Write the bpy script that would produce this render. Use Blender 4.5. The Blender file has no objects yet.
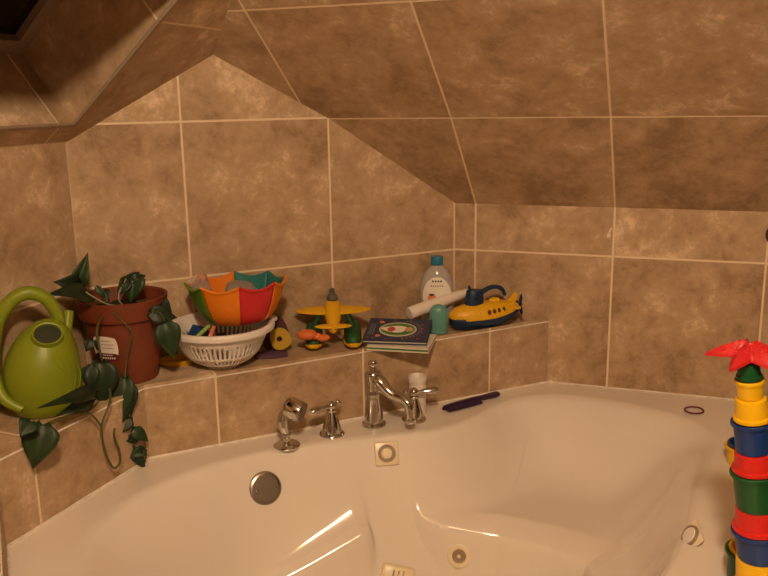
import bpy, bmesh, math, random
import numpy as np
from mathutils import Vector, Matrix
random.seed(7)
SC = bpy.context.scene
COL = SC.collection
V = Vector
PI = math.pi

# ------------------------------------------------------------------ camera numbers (a real lens in a real room, metres; tub deck at z = 0)
F_PX = 837.32
CAM = V((-1.453, -2.4188, .9559))
YAW, PITCH, ROLL = .4542, -.2249, -.0154
fw = V((math.sin(YAW)*math.cos(PITCH), math.cos(YAW)*math.cos(PITCH), math.sin(PITCH)))
r0 = V((math.cos(YAW), -math.sin(YAW), 0)); u0 = r0.cross(fw)
RT = r0*math.cos(ROLL) + u0*math.sin(ROLL); UP = -r0*math.sin(ROLL) + u0*math.cos(ROLL)
def ray(u, v): return fw + RT*((u-384)/F_PX) + UP*((288-v)/F_PX)
def atz(u, v, z):
    d = ray(u, v); return CAM + d*((z-CAM.z)/d.z)
def aty(u, v, y):
    d = ray(u, v); return CAM + d*((y-CAM.y)/d.y)
HL = .212                      # ledge top height
T = .45
D2 = V((math.cos(math.radians(-45.6)), math.sin(math.radians(-45.6)), 0))
D0 = V((math.cos(math.radians(-135.21)), math.sin(math.radians(-135.21)), 0))
Z = V((0, 0, 1))

# ------------------------------------------------------------------ materials
def mat(name, col, rough=.4, metal=0, spec=.5, coat=0, trans=0, ior=1.45, var=0, vscale=12, bump=0, bscale=60, alpha=1, sss=0):
    m = bpy.data.materials.new(name); m.use_nodes = True
    nt = m.node_tree; b = nt.nodes['Principled BSDF']
    b.inputs['Base Color'].default_value = (*col, 1)
    b.inputs['Roughness'].default_value = rough
    b.inputs['Metallic'].default_value = metal
    b.inputs['Specular IOR Level'].default_value = spec
    b.inputs['Coat Weight'].default_value = coat
    b.inputs['Transmission Weight'].default_value = trans
    b.inputs['IOR'].default_value = ior
    tc = nt.nodes.new('ShaderNodeTexCoord')
    if var:
        n = nt.nodes.new('ShaderNodeTexNoise'); n.inputs['Scale'].default_value = vscale; n.inputs['Detail'].default_value = 5
        nt.links.new(tc.outputs['Object'], n.inputs['Vector'])
        r = nt.nodes.new('ShaderNodeValToRGB')
        r.color_ramp.elements[0].position = .3; r.color_ramp.elements[1].position = .7
        r.color_ramp.elements[0].color = (*[c*(1-var) for c in col], 1)
        r.color_ramp.elements[1].color = (*[min(1, c*(1+var)) for c in col], 1)
        nt.links.new(n.outputs['Fac'], r.inputs['Fac']); nt.links.new(r.outputs['Color'], b.inputs['Base Color'])
    if bump:
        n = nt.nodes.new('ShaderNodeTexNoise'); n.inputs['Scale'].default_value = bscale; n.inputs['Detail'].default_value = 3
        nt.links.new(tc.outputs['Object'], n.inputs['Vector'])
        bp = nt.nodes.new('ShaderNodeBump'); bp.inputs['Strength'].default_value = bump; bp.inputs['Distance'].default_value = .002
        nt.links.new(n.outputs['Fac'], bp.inputs['Height']); nt.links.new(bp.outputs['Normal'], b.inputs['Normal'])
    return m

def tile_material():
    m = bpy.data.materials.new('travertine_tile'); m.use_nodes = True
    nt = m.node_tree; N = nt.nodes.new; L = nt.links.new; b = nt.nodes['Principled BSDF']
    uv = N('ShaderNodeUVMap'); uv.uv_map = 'tiles'
    sep = N('ShaderNodeSeparateXYZ'); L(uv.outputs['UV'], sep.inputs[0])
    def math_(op, a, bb=None):
        n = N('ShaderNodeMath'); n.operation = op
        for i, x in enumerate((a, bb)):
            if x is None: continue
            if isinstance(x, (int, float)): n.inputs[i].default_value = x
            else: L(x, n.inputs[i])
        return n.outputs[0]
    masks = []; cells = []
    for k in 'XY':
        c = sep.outputs[k]; fl = math_('FLOOR', c); fr = math_('SUBTRACT', c, fl)
        cells.append(fl); d = math_('ABSOLUTE', math_('SUBTRACT', fr, .5))      # .5 at a joint
        masks.append(d)
    dm = math_('MAXIMUM', masks[0], masks[1])
    mr = N('ShaderNodeMapRange'); L(dm, mr.inputs[0]); mr.inputs[1].default_value = .4912; mr.inputs[2].default_value = .4948
    grout = mr.outputs[0]
    cmb = N('ShaderNodeCombineXYZ'); L(cells[0], cmb.inputs[0]); L(cells[1], cmb.inputs[1])
    wn = N('ShaderNodeTexWhiteNoise'); wn.noise_dimensions = '3D'; L(cmb.outputs[0], wn.inputs['Vector'])
    sc = N('ShaderNodeVectorMath'); sc.operation = 'SCALE'; L(wn.outputs['Color'], sc.inputs[0]); sc.inputs['Scale'].default_value = 30
    geo = N('ShaderNodeNewGeometry')
    ad = N('ShaderNodeVectorMath'); ad.operation = 'ADD'; L(geo.outputs['Position'], ad.inputs[0]); L(sc.outputs[0], ad.inputs[1])
    def noise(scale, detail, dist=0, rough=.6):
        n = N('ShaderNodeTexNoise'); L(ad.outputs[0], n.inputs['Vector'])
        n.inputs['Scale'].default_value = scale; n.inputs['Detail'].default_value = detail
        n.inputs['Distortion'].default_value = dist; n.inputs['Roughness'].default_value = rough
        return n.outputs['Fac']
    n1 = noise(5, 8, .25); n2 = noise(13, 9, .45, .7); n3 = noise(46, 6, .8, .7)
    s = math_('ADD', math_('ADD', math_('MULTIPLY', n1, .40), math_('MULTIPLY', n2, .40)), math_('MULTIPLY', n3, .20))
    s = math_('ADD', s, math_('MULTIPLY', math_('SUBTRACT', wn.outputs['Value'], .5), .07))
    rp = N('ShaderNodeValToRGB'); L(s, rp.inputs['Fac']); cr = rp.color_ramp
    cr.elements[0].position = .39; cr.elements[0].color = (.29, .188, .106, 1)
    cr.elements[1].position = .635; cr.elements[1].color = (.78, .60, .42, 1)
    e = cr.elements.new(.47); e.color = (.42, .287, .172, 1)
    e = cr.elements.new(.54); e.color = (.49, .348, .22, 1)
    mx = N('ShaderNodeMix'); mx.data_type = 'RGBA'; L(grout, mx.inputs['Factor'])
    L(rp.outputs['Color'], mx.inputs['A']); mx.inputs['B'].default_value = (.76, .62, .44, 1)
    L(mx.outputs['Result'], b.inputs['Base Color'])
    b.inputs['Roughness'].default_value = .5; b.inputs['Specular IOR Level'].default_value = .3
    bp = N('ShaderNodeBump'); bp.inputs['Strength'].default_value = .35; bp.inputs['Distance'].default_value = .003
    h = math_('SUBTRACT', math_('MULTIPLY', n2, .25), grout); L(h, bp.inputs['Height']); L(bp.outputs['Normal'], b.inputs['Normal'])
    return m
TILE = tile_material()
M = dict(
  tub=mat('tub_acrylic', (.80, .735, .66), .11, spec=.6, coat=.5, var=.03, vscale=3),
  caulk=mat('caulk', (.78, .70, .60), .6, var=.15, vscale=40),
  chrome=mat('chrome', (.62, .60, .57), .09, metal=1),
  chrome_dull=mat('brushed_chrome', (.33, .30, .27), .30, metal=1),
  porcelain=mat('clear_handle', (.75, .72, .68), .1, coat=.5),
  cream=mat('cream_plastic', (.80, .69, .48), .3),
  cream_dark=mat('cream_ring_groove', (.30, .23, .16), .45),
  white=mat('white_plastic', (.76, .70, .64), .35),
  soft_white=mat('soft_white_tube', (.80, .72, .66), .3, coat=.2),
  pot=mat('terracotta_plastic', (.165, .036, .014), .5, var=.1),
  soil=mat('soil', (.028, .018, .012), .95, var=.5, vscale=60, bump=1),
  can=mat('lime_plastic', (.19, .24, .008), .42),
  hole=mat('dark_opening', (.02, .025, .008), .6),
  leaf=mat('leaf_green', (.013, .036, .006), .5, var=.4, vscale=25),
  leaf2=mat('leaf_dark_green', (.008, .021, .006), .5, var=.4, vscale=25),
  stem=mat('vine_stem', (.075, .085, .025), .6),
  stem_pale=mat('pale_stem', (.30, .28, .15), .6),
  cup_red=mat('red_plastic', (.62, .022, .016), .4), cup_yel=mat('yellow_plastic', (.86, .50, .006), .4),
  cup_blue=mat('blue_plastic', (.008, .04, .20), .4), cup_green=mat('green_plastic', (.006, .085, .02), .4),
  star=mat('red_rubber', (.58, .022, .025), .42, bump=.3, bscale=90),
  toy_yel=mat('toy_yellow', (.74, .40, .008), .45), toy_green=mat('toy_dark_green', (.015, .075, .022), .5),
  toy_grey=mat('toy_grey', (.10, .095, .085), .5), toy_blue=mat('toy_navy', (.008, .028, .075), .45),
  toy_dot=mat('toy_porthole', (.10, .03, .01), .5),
  orange=mat('orange_rubber', (.62, .15, .035), .5), 
  b_orange=mat('bowl_orange', (.70, .19, .006), .45), b_red=mat('bowl_red', (.52, .018, .02), .45),
  b_green=mat('bowl_green', (.10, .22, .012), .45), b_teal=mat('bowl_teal', (.015, .16, .16), .45),
  b_grey=mat('bowl_grey', (.25, .22, .19), .5),
  foam_yel=mat('foam_yellow', (.42, .26, .02), .85), foam_pur=mat('foam_purple', (.10, .045, .085), .85), foam_mar=mat('foam_maroon', (.07, .018, .03), .85),
  teal_cap=mat('teal_cap', (.02, .19, .30), .4), teal=mat('teal_bottle', (.12, .32, .27), .35),
  clear=mat('clear_bottle', (.80, .76, .72), .12, trans=.55, ior=1.3, spec=.5),
  clear_toy=mat('clear_plastic', (.85, .8, .75), .15, trans=.8, ior=1.3),
  label=mat('label_white', (.80, .74, .66), .5), ink=mat('label_ink', (.06, .04, .05), .5),
  ink_teal=mat('label_teal', (.06, .30, .36), .5), ink_orange=mat('label_orange', (.75, .25, .08), .5),
  skin=mat('label_tan', (.62, .34, .20), .5), maroon=mat('label_maroon', (.10, .012, .02), .5),
  book=mat('book_navy', (.028, .038, .085), .45), page=mat('book_pages', (.68, .62, .52), .6),
  book_g=mat('book_green', (.05, .16, .03), .5), lime=mat('book_lime', (.20, .34, .06), .5), pinkish=mat('book_red', (.55, .07, .08), .5),
  comb=mat('comb_purple', (.035, .012, .055), .35), ring=mat('hair_tie_red', (.16, .01, .025), .6),
  black=mat('black_plastic', (.012, .010, .010), .3), stick_g=mat('stick_green', (.30, .42, .08), .5), stick_p=mat('stick_pink', (.62, .18, .10), .5),
  block=mat('toy_block_blue', (.01, .05, .17), .5),
  frame=mat('skylight_frame', (.30, .22, .155), .5, var=.1), glass=mat('night_glass', (.004, .004, .005), .1),
  paint=mat('warm_paint', (.26, .20, .14), .7, var=.04, vscale=4), floor=mat('floor_stone', (.16, .11, .07), .5, var=.15),
  knob=mat('dark_bronze', (.06, .028, .012), .4), chip=mat('tile_chip', (.74, .60, .44), .7, var=.3, vscale=120),
)

# ------------------------------------------------------------------ mesh helpers
def finish(name, bm, m, parent=None, smooth=40, loc=None, rot=None, solid=0, subsurf=0, weld=True):
    if weld: bmesh.ops.remove_doubles(bm, verts=bm.verts, dist=1e-6)
    bmesh.ops.recalc_face_normals(bm, faces=bm.faces)
    for f in bm.faces: f.smooth = smooth > 0
    ca = math.radians(smooth)
    for e in bm.edges:
        if len(e.link_faces) == 2 and e.calc_face_angle(0) > ca: e.smooth = False
    me = bpy.data.meshes.new(name); bm.to_mesh(me); bm.free()
    for x in (m if isinstance(m, (list, tuple)) else [m]): me.materials.append(x)
    o = bpy.data.objects.new(name, me); COL.objects.link(o)
    if parent: o.parent = parent
    if loc is not None: o.location = loc
    if rot is not None: o.rotation_euler = rot
    if solid:
        md = o.modifiers.new('thickness', 'SOLIDIFY'); md.thickness = solid; md.offset = -1
    if subsurf:
        md = o.modifiers.new('smooth', 'SUBSURF'); md.levels = subsurf; md.render_levels = subsurf
    return o
def thing(name, label, cat, loc=(0, 0, 0), rz=0, group=None, rot=None):
    o = bpy.data.objects.new(name, None); COL.objects.link(o); o.empty_display_size = .05
    o.location = loc; o.rotation_euler = rot if rot else (0, 0, rz)
    tag(o, label, cat, group); return o
def tag(o, label, cat, group=None):
    o['label'] = label; o['category'] = cat
    if group: o['group'] = group
    return o
def struct(o): o['kind'] = 'structure'; return o
def lathe(prof, n=48, bm=None, mtx=None, sx=1, sy=1):
    bm = bm or bmesh.new(); rows = []
    for r, z in prof:
        if r < 1e-6: rows.append([bm.verts.new((0, 0, z))])
        else: rows.append([bm.verts.new((r*sx*math.cos(2*PI*i/n), r*sy*math.sin(2*PI*i/n), z)) for i in range(n)])
    vs = [v for r in rows for v in r]
    for a, b in zip(rows, rows[1:]):
        if len(a) == 1 and len(b) == 1: continue
        for i in range(n):
            j = (i+1) % n
            if len(a) == 1: bm.faces.new((a[0], b[i], b[j]))
            elif len(b) == 1: bm.faces.new((a[i], b[0], a[j]))
            else: bm.faces.new((a[i], b[i], b[j], a[j]))
    if mtx is not None:
        for v in vs: v.co = mtx @ v.co
    return bm
def catmull(pts, n=8, closed=False):
    P = [V(p) for p in pts]; out = []
    m = len(P)
    rng = range(m if closed else m-1)
    for i in rng:
        if closed: a, b, c, d = P[i-1], P[i], P[(i+1) % m], P[(i+2) % m]
        else: a, b, c, d = P[max(i-1, 0)], P[i], P[i+1], P[min(i+2, m-1)]
        for k in range(n):
            t = k/n
            out.append(.5*((2*b)+(c-a)*t+(2*a-5*b+4*c-d)*t*t+(3*b-a-3*c+d)*t**3))
    if not closed: out.append(P[-1])
    return out
def tube(path, rad, n=12, bm=None, cap=True, flat=None):
    """swept tube; rad number or list; flat=(axis vector, factor) squashes the section"""
    bm = bm or bmesh.new(); P = [V(p) for p in path]; R = rad if isinstance(rad, (list, tuple)) else [rad]*len(P)
    if len(R) != len(P): R = list(np.interp(np.linspace(0, 1, len(P)), np.linspace(0, 1, len(R)), R))
    t = (P[1]-P[0]).normalized(); a = t.orthogonal().normalized(); rows = []
    for i, p in enumerate(P):
        t2 = (P[min(i+1, len(P)-1)]-P[max(i-1, 0)]).normalized()
        a = (a - t2*a.dot(t2)).normalized(); b = t2.cross(a)
        row = []
        for k in range(n):
            o = (a*math.cos(2*PI*k/n)+b*math.sin(2*PI*k/n))*R[i]
            if flat: ax = V(flat[0]).normalized(); o = o - ax*o.dot(ax)*(1-flat[1])
            row.append(bm.verts.new(p+o))
        rows.append(row)
    for x, y in zip(rows, rows[1:]):
        for k in range(n): bm.faces.new((x[k], x[(k+1) % n], y[(k+1) % n], y[k]))
    if cap: bm.faces.new(rows[0][::-1]); bm.faces.new(rows[-1])
    return bm
def ball(c, r, bm=None, n=20, mtx=None):
    bm = bm or bmesh.new(); r = r if isinstance(r, (tuple, list)) else (r, r, r)
    m = Matrix.Translation(c) @ (mtx or Matrix()) @ Matrix.Diagonal((*r, 1))
    bmesh.ops.create_uvsphere(bm, u_segments=n, v_segments=n//2+2, radius=1, matrix=m); return bm
def box(c, s, bm=None, bev=.003, seg=2, mtx=None):
    b2 = bmesh.new(); bmesh.ops.create_cube(b2, size=1, matrix=Matrix.Diagonal((*s, 1)))
    if bev: bmesh.ops.bevel(b2, geom=list(b2.edges), offset=bev, segments=seg, affect='EDGES', profile=.5)
    bmesh.ops.transform(b2, matrix=Matrix.Translation(c) @ (mtx or Matrix()), verts=b2.verts)
    if bm is None: return b2
    return merge(bm, b2)
def merge(bm, b2):
    me = bpy.data.meshes.new('t'); b2.to_mesh(me); b2.free(); bm.from_mesh(me); bpy.data.meshes.remove(me); return bm
def prism(poly, th, bm=None, mtx=None, bev=0, seg=2):
    """2D outline in XY extruded along +Z by th"""
    b2 = bmesh.new(); vs = [b2.verts.new((p[0], p[1], 0)) for p in poly]; f = b2.faces.new(vs)
    g = bmesh.ops.extrude_face_region(b2, geom=[f]); bmesh.ops.translate(b2, vec=(0, 0, th), verts=[x for x in g['geom'] if isinstance(x, bmesh.types.BMVert)])
    if bev:
        es = [e for e in b2.edges if abs(e.verts[0].co.z-e.verts[1].co.z) < 1e-6]
        bmesh.ops.bevel(b2, geom=es, offset=bev, segments=seg, affect='EDGES', profile=.5)
    if mtx is not None: bmesh.ops.transform(b2, matrix=mtx, verts=b2.verts)
    if bm is None: return b2
    return merge(bm, b2)
def frame_m(o, x, y, z):
    m = Matrix((x.to_4d(), y.to_4d(), z.to_4d(), V((0, 0, 0, 1)))).transposed()
    for i in range(3): m[3][i] = 0
    m.translation = o; return m
def basis(o, zdir, xhint=(1, 0, 0)):
    z = V(zdir).normalized(); x = V(xhint); x = (x - z*x.dot(z)).normalized(); return frame_m(V(o), x, z.cross(x), z)

# ------------------------------------------------------------------ room shell
def tiled(name, faces):
    """faces: (verts, origin, u direction, v direction, u offset, v offset): tile joints where the coordinates are whole numbers"""
    bm = bmesh.new(); uvl = bm.loops.layers.uv.new('tiles')
    for vs, o, ud, vd, uo, vo in faces:
        f = bm.faces.new([bm.verts.new(v) for v in vs])
        for l in f.loops:
            d = l.vert.co - V(o); l[uvl].uv = (d.dot(ud)/T+uo, d.dot(vd)/T+vo)
    me = bpy.data.meshes.new(name); bm.to_mesh(me); bm.free(); me.materials.append(TILE)
    ob = bpy.data.objects.new(name, me); COL.objects.link(ob); return struct(ob)
FZ = -.56; S = 3.0; TOPZ = 1.95
HW = .6022; C1 = V((0, 0, HW)); K = V((-.4513, 0, .892)); PK = V((-.7991, 0, 1.0785)); C0 = V((-1.2142, 0, .8486))
V0 = -.445/T                    # so that a row joint falls at z = .445
X = V((1, 0, 0))
tiled('wall_back', [((V((-1.2142, 0, FZ)), V((0, 0, FZ)), C1, K, PK, C0), V((-.454, 0, 0)), X, Z, 0, V0)])
tiled('wall_right', [((V((0, 0, FZ)), D2*S+Z*FZ, D2*S+Z*HW, C1), D2*.0705, D2, Z, 0, V0)])
B0 = V((-1.2142, 0, 0))
tiled('wall_left', [((B0+Z*FZ, C0, C0+D0*S, B0+D0*S+Z*FZ), B0, D0, Z, 0, V0)])
# sloped ceilings
def plane_up(e, d):
    n = d.cross(e).normalized(); n = n if n.z > 0 else -n
    up = n.cross(d).normalized(); up = up if up.z > 0 else -up
    return n, up
n1, up1 = plane_up(K-C1, D2); n2, up2 = plane_up(PK-K, D2); nl, upl = plane_up(PK-C0, D0)
tk = (K-C1).dot(up1)
rd = nl.cross(n2); rd = rd if rd.z > 0 else -rd; rd.normalize()
E = PK + rd*((TOPZ-PK.z)/rd.z)
K0 = C1 + up1*tk                                   # kink line origin (s = 0)
faces = [((C1, C1+D2*S, K0+D2*S, K), C1+D2*.0705, D2, up1, 0, -tk/T)]
RTop = K0 + D2*S + up2*((TOPZ-K0.z)/up2.z)
faces.append(((K, K0+D2*S, RTop, E, PK), K0+D2*.0705, D2, up2*(T/.478), 0, 0))
# left slope with the skylight opening, in (s, t) coordinates of its plane
def LP(s, t, w=0): return C0 + D0*s + upl*t + nl*w
tE = (E-C0).dot(upl); sE = (E-C0).dot(D0); tP = (PK-C0).dot(upl); sP = (PK-C0).dot(D0)
a0, b0_, a1, b1_ = .04, .08, .0967, .60           # right edge of the opening runs from (a0,b0) to (a1,b1)
sL = .95
sr = lambda t: sP+(sE-sP)*(t-tP)/(tE-tP)           # ridge
for poly in ([(0, 0), (S, 0), (S, b0_), (a0, b0_), (sP*b0_/tP, b0_)],
             [(sP*b0_/tP, b0_), (a0, b0_), (a1, b1_), (sr(b1_), b1_), (sP, tP)],
             [(sr(b1_), b1_), (a1, b1_), (sL, b1_), (S, b1_), (S, tE), (sE, tE)],
             [(sL, b0_), (S, b0_), (S, b1_), (sL, b1_)]):
    faces.append((tuple(LP(*p) for p in poly), C0, D0, upl*(T/.467), -.085/T, 0))
# the skylight well: four tiled reveals
WD = .255
for p, q in (((a0, b0_), (a1, b1_)), ((a1, b1_), (sL, b1_)), ((sL, b1_), (sL, b0_)), ((sL, b0_), (a0, b0_))):
    A_, B_ = LP(*p), LP(*q); d = (B_-A_).normalized()
    L_ = (B_-A_).length/T
    faces.append(((A_, B_, B_+nl*WD, A_+nl*WD), A_, d, nl, (.13 if p == (a0, b0_) else .1), .02))
faces.append(((E, RTop, V((RTop.x, -4, TOPZ)), V((-4, -4, TOPZ)), V((LP(S, tE).x, LP(S, tE).y, TOPZ))), E, X, V((0, 1, 0)), .3, .3))
ceil = tiled('ceiling', faces)
# tile edging strip round the opening
bm = bmesh.new()
ax = (LP(a1, b1_)-LP(a0, b0_)).normalized(); 
def strip(p, q, w, th):
    d = (q-p).normalized(); s_ = nl.cross(d).normalized(); m = frame_m((p+q)/2-nl*th*.3, d, s_, nl)
    box((0, 0, 0), ((q-p).length+w*.6, w, th), bm, .002, 1, m)
strip(LP(a0, b0_), LP(a1, b1_), .014, .008); strip(LP(a0, b0_), LP(sL, b0_), .014, .008)
struct(finish('trim_1', bm, M['frame'], smooth=30))
# skylight
win = thing('window_1', 'skylight with pale frame and black night glass in the left slope', 'skylight'); win['kind'] = 'structure'
bm = bmesh.new(); fwid = .05
pts = [LP(a0, b0_, WD-.03), LP(sL, b0_, WD-.03), LP(sL, b1_, WD-.03), LP(a1, b1_, WD-.03)]
cen = sum(pts, V())/4
inner = [LP(a0+fwid, b0_+fwid, WD-.03), LP(sL-fwid, b0_+fwid, WD-.03), LP(sL-fwid, b1_-fwid, WD-.03), LP(a1+fwid, b1_-fwid, WD-.03)]
for i in range(4):
    j = (i+1) % 4
    q = [pts[i], pts[j], inner[j], inner[i]]
    lo = [bm.verts.new(p) for p in q]; hi = [bm.verts.new(p+nl*.03) for p in q]
    bm.faces.new(lo); bm.faces.new(hi[::-1])
    for k in range(4): bm.faces.new((lo[k], hi[k], hi[(k+1) % 4], lo[(k+1) % 4]))
finish('window_frame', bm, M['frame'], win, 0)
bm = bmesh.new(); bm.faces.new([bm.verts.new(p+nl*.02) for p in inner]); g = bmesh.ops.extrude_face_region(bm, geom=list(bm.faces))
bmesh.ops.translate(bm, vec=nl*.006, verts=[x for x in g['geom'] if isinstance(x, bmesh.types.BMVert)])
finish('window_pane', bm, M['glass'], win, 0)

# rest of the bathroom behind the camera
def slab(name, vs, m):
    bm = bmesh.new(); bm.faces.new([bm.verts.new(v) for v in vs]); return struct(finish(name, bm, m, smooth=0))
slab('floor', [(-4, -4, FZ), (3, -4, FZ), (3, .3, FZ), (-4, .3, FZ)], M['floor'])
slab('wall_front', [(-4, -3.9, FZ), (3, -3.9, FZ), (3, -3.9, TOPZ), (-4, -3.9, TOPZ)], M['paint'])

# ------------------------------------------------------------------ tiled ledge
LB = V((-1.1, -.22, 0)); LR = V((.2255, -.2313, 0)); LE = V((-1.474, -.545, 0)); LF = V((-1.492, -1.75, 0))
dl = (LE-LB).normalized(); dm = (LB-LR).normalized(); de = (LF-LE).normalized()
gz = .2
def ledge():
    fs = []
    fs.append(((LR, LR+Z*.2125, LB+Z*gz, LB), V((-.006, 0, 0)), X, Z, 0, .02))
    fs.append(((LB, LB+Z*gz, LE+Z*gz, LE), LB, dl, Z, 1-.393/T, .02))
    fs.append(((LE, LE+Z*gz, LF+Z*gz, LF), LE, de, Z, 0, .02))
    # top slab: 12 mm tile whose front edge shows above the joint
    b = [V((0, 0, HL)), V((-1.2142, 0, HL)), V((-1.2142, 0, HL))+D0*2.4]
    fr = [LR+Z*HL, LB+Z*HL, LE+Z*HL, LF+Z*HL]
    fs.append(((fr[0], b[0], b[1], fr[1]), V((-.006, 0, 0)), X, V((0, 1, 0)), 0, .7))
    fs.append(((fr[1], b[1], b[2], fr[3], fr[2]), LB, dl, Z, .15, .3))
    for p, q, h0, h1 in ((LR, LB, .2155, gz+.003), (LB, LE, gz+.003, gz+.003), (LE, LF, gz+.003, gz+.003)):
        d = (q-p).normalized(); hh = HL+(.014 if h0 > .21 else 0)
        fs.append(((p+Z*h0, p+Z*hh, q+Z*HL, q+Z*h1), V((-.006, 0, 0)) if p is LR else p, X if p is LR else d, Z, 0 if p is LR else .1, .3))
    return fs
led = tiled('tiled_ledge', ledge())
# grout bead under the top tiles, caulk bead along the tub
bm = bmesh.new()
tube([LR+Z*.2140, LB+Z*.2015, LE+Z*.2015, LF+Z*.2015], .0026, 6, bm)
struct(finish('trim_2', bm, M['caulk']))
bm = bmesh.new()
pth = [D2*1.6+V((-.003, -.003, .002)), LR+V((0, -.002, .002)), LB+V((0, -.002, .002)), LE+V((.002, -.002, .002)), LF+V((.002, 0, .002))]
tube(pth, .0042, 8, bm)
for c, r in (((-1.115, -.232, .002), .009), ((-1.125, -.24, .004), .006), ((.235, -.24, .004), .008)): ball(c, (r, r*.8, r*.8), bm, 10)
struct(finish('trim_3', bm, M['caulk']))
# chip in a tile of the right wall, dark round fitting further along it
p = D2*.506+Z*.52
WN = V((-D2.y, D2.x, 0)); WN = WN if WN.y < 0 else -WN      # into the room
bm = bmesh.new()
prism([(-.006, -.014), (.001, -.017), (.006, -.009), (.003, .002), (.008, .013), (.010, .020), (.002, .014), (-.004, .002)], .002, bm, frame_m(p, D2, Z, WN))
tag(finish('tile_chip', bm, M['chip'], smooth=0), 'small pale chipped flake on the right wall beside a vertical grout line', 'chip')
# find the fitting position on the right wall
def on_right(u, v, off=0):
    d = ray(u, v); t = (-(CAM - WN*off).dot(WN))/d.dot(WN); return CAM+d*t
p = on_right(778, 234.5)
kn = thing('wall_hook', 'dark bronze round fitting on the right wall at the photo edge', 'fitting', p)
kn.rotation_euler = basis((0, 0, 0), WN, D2).to_euler()
finish('rosette', lathe([(0, 0), (.033, 0), (.035, .004), (.032, .009), (.012, .012), (0, .012)], 32), M['knob'], kn)
finish('peg', lathe([(0, .011), (.009, .011), (.008, .035), (.013, .042), (.010, .05), (0, .052)], 24), M['knob'], kn)

# ------------------------------------------------------------------ bathtub
EDGE = [(-1.347, -.76), (-1.325, -.645), (-1.275, -.539), (-1.165, -.429), (-1.0, -.352), (-.82, -.330), (-.66, -.345), (-.5, -.375), (-.38, -.408), (-.29, -.42),
        (-.169, -.390), (-.05, -.338), (.06, -.318), (.18, -.358), (.286, -.478), (.35, -.60), (.378, -.72), (.335, -.845), (.2, -.952), (.06, -1.05),
        (-.108, -1.18), (-.29, -1.292), (-.5, -1.36), (-.75, -1.34), (-1.0, -1.22), (-1.2, -1.06), (-1.32, -.9)]
ring2 = catmull([(x, y, 0) for x, y in EDGE], 10, True)
RP = np.array([(p.x, p.y) for p in ring2])
def seg_dist(P, poly):
    A = poly; B = np.roll(poly, -1, 0); best = np.full(len(P), 1e9)
    for a, b in zip(A, B):
        d = b-a; t = np.clip(((P-a)@d)/(d@d+1e-12), 0, 1); q = a+t[:, None]*d
        best = np.minimum(best, np.hypot(*(P-q).T))
    return best
def inside(P, poly):
    c = np.zeros(len(P), bool); x, y = P.T
    for (x1, y1), (x2, y2) in zip(poly, np.roll(poly, -1, 0)):
        if y1 == y2: continue
        k = ((y1 > y) != (y2 > y)) & (x < (x2-x1)*(y-y1)/(y2-y1)+x1); c ^= k
    return c
def smax(a, b, k): return np.log(np.exp((a-b)/k)+1)*k+b
WELL = np.array([(-1.25, -.43), (-.888, -.462), (-.590, -.486), (-.590, -.2), (-.385, -.2), (-.392, -.497), (-.36, -.522), (-.211, -.605), (-.104, -.738), (-.02, -.90), (-.18, -1.08), (-.5, -1.22), (-.95, -1.08), (-1.22, -.85)])
def lip(z): return -smax(-z, np.full_like(z, 0.0), .008)
def tub_fields(P):
    d = seg_dist(P, RP)*np.where(inside(P, RP), 1, -1)
    wall = -(.75+1.35*np.exp(-((P[:, 0]+.50)/.52)**4))*d + .004
    lf = np.clip((-.60-P[:, 0])/.32, 0, 1)                   # the left lobe is moulded deeper and steeper
    wall = wall*(1+.35*lf)
    seat = smax(wall, -.205-.02*d-.115*lf, .035-.015*lf)
    deep = smax(wall, np.full_like(d, -.43), .03)
    dq = seg_dist(P, WELL)*np.where(inside(P, WELL), 1, -1)
    return d, seat, deep, dq
def soften(A, d, n):                                       # rounds the creases of the moulded shell, leaves the rim crisp
    k = np.clip((d-.02)/.07, 0, 1); k = k*k*(3-2*k)*np.clip((np.abs(GX+.48)-.16)/.2, .12, np.where(GX < -.5, .25, 1)); B = A.copy()
    for _ in range(n):
        B = (np.roll(B, 1, 1)+np.roll(B, -1, 1)+2*B)/4
        C_ = np.vstack([B[:1], B, B[-1:]]); B = (C_[:-2]+C_[2:]+2*C_[1:-1])/4
        B = A*(1-k)+B*k
    return B
OUT = [V((.2165, -.2335)), V((1.2, -1.238)), V((.75, -1.72)), V((-1.2, -1.72)), V((-1.488, -1.45)), V((-1.471, -.547)), V((-1.1, -.2225))]
cc = V((-.48, -.85))
angs = sorted([2*PI*(i+.37)/800 for i in range(800)] + [math.atan2(p.y-cc.y, p.x-cc.x) % (2*PI) for p in OUT])
def cast(a, poly):
    d = V((math.cos(a), math.sin(a))); best = 1e9
    for i in range(len(poly)):
        p = poly[i]-cc; q = poly[(i+1) % len(poly)]-cc; e = q-p
        den = d.x*e.y-d.y*e.x
        if abs(den) < 1e-12: continue
        t = (p.x*e.y-p.y*e.x)/den; s = (p.x*d.y-p.y*d.x)/den
        if -1e-5 <= s <= 1+1e-5 and t > 0: best = min(best, t)
    return best
ringv = [V((p.x, p.y)) for p in ring2]
Rin = np.array([cast(a, ringv) for a in angs]); assert Rin.max() < 3
Rout = np.array([cast(a, OUT) for a in angs])
fr = np.concatenate([np.linspace(.02, .9, 190, endpoint=False), np.linspace(.9, 1.0, 26)])
dirs = np.array([(math.cos(a), math.sin(a)) for a in angs])
na = len(angs)
Pin = np.concatenate([np.array([cc.x, cc.y])+dirs*(Rin*f)[:, None] for f in fr])
d_, se_, de_, dq_ = [a_.reshape(len(fr), na) for a_ in tub_fields(Pin)]
GX, GY = Pin[:, 0].reshape(len(fr), na), Pin[:, 1].reshape(len(fr), na)
se_ = soften(se_, d_, 130); de_ = soften(de_, d_, 12)
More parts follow.
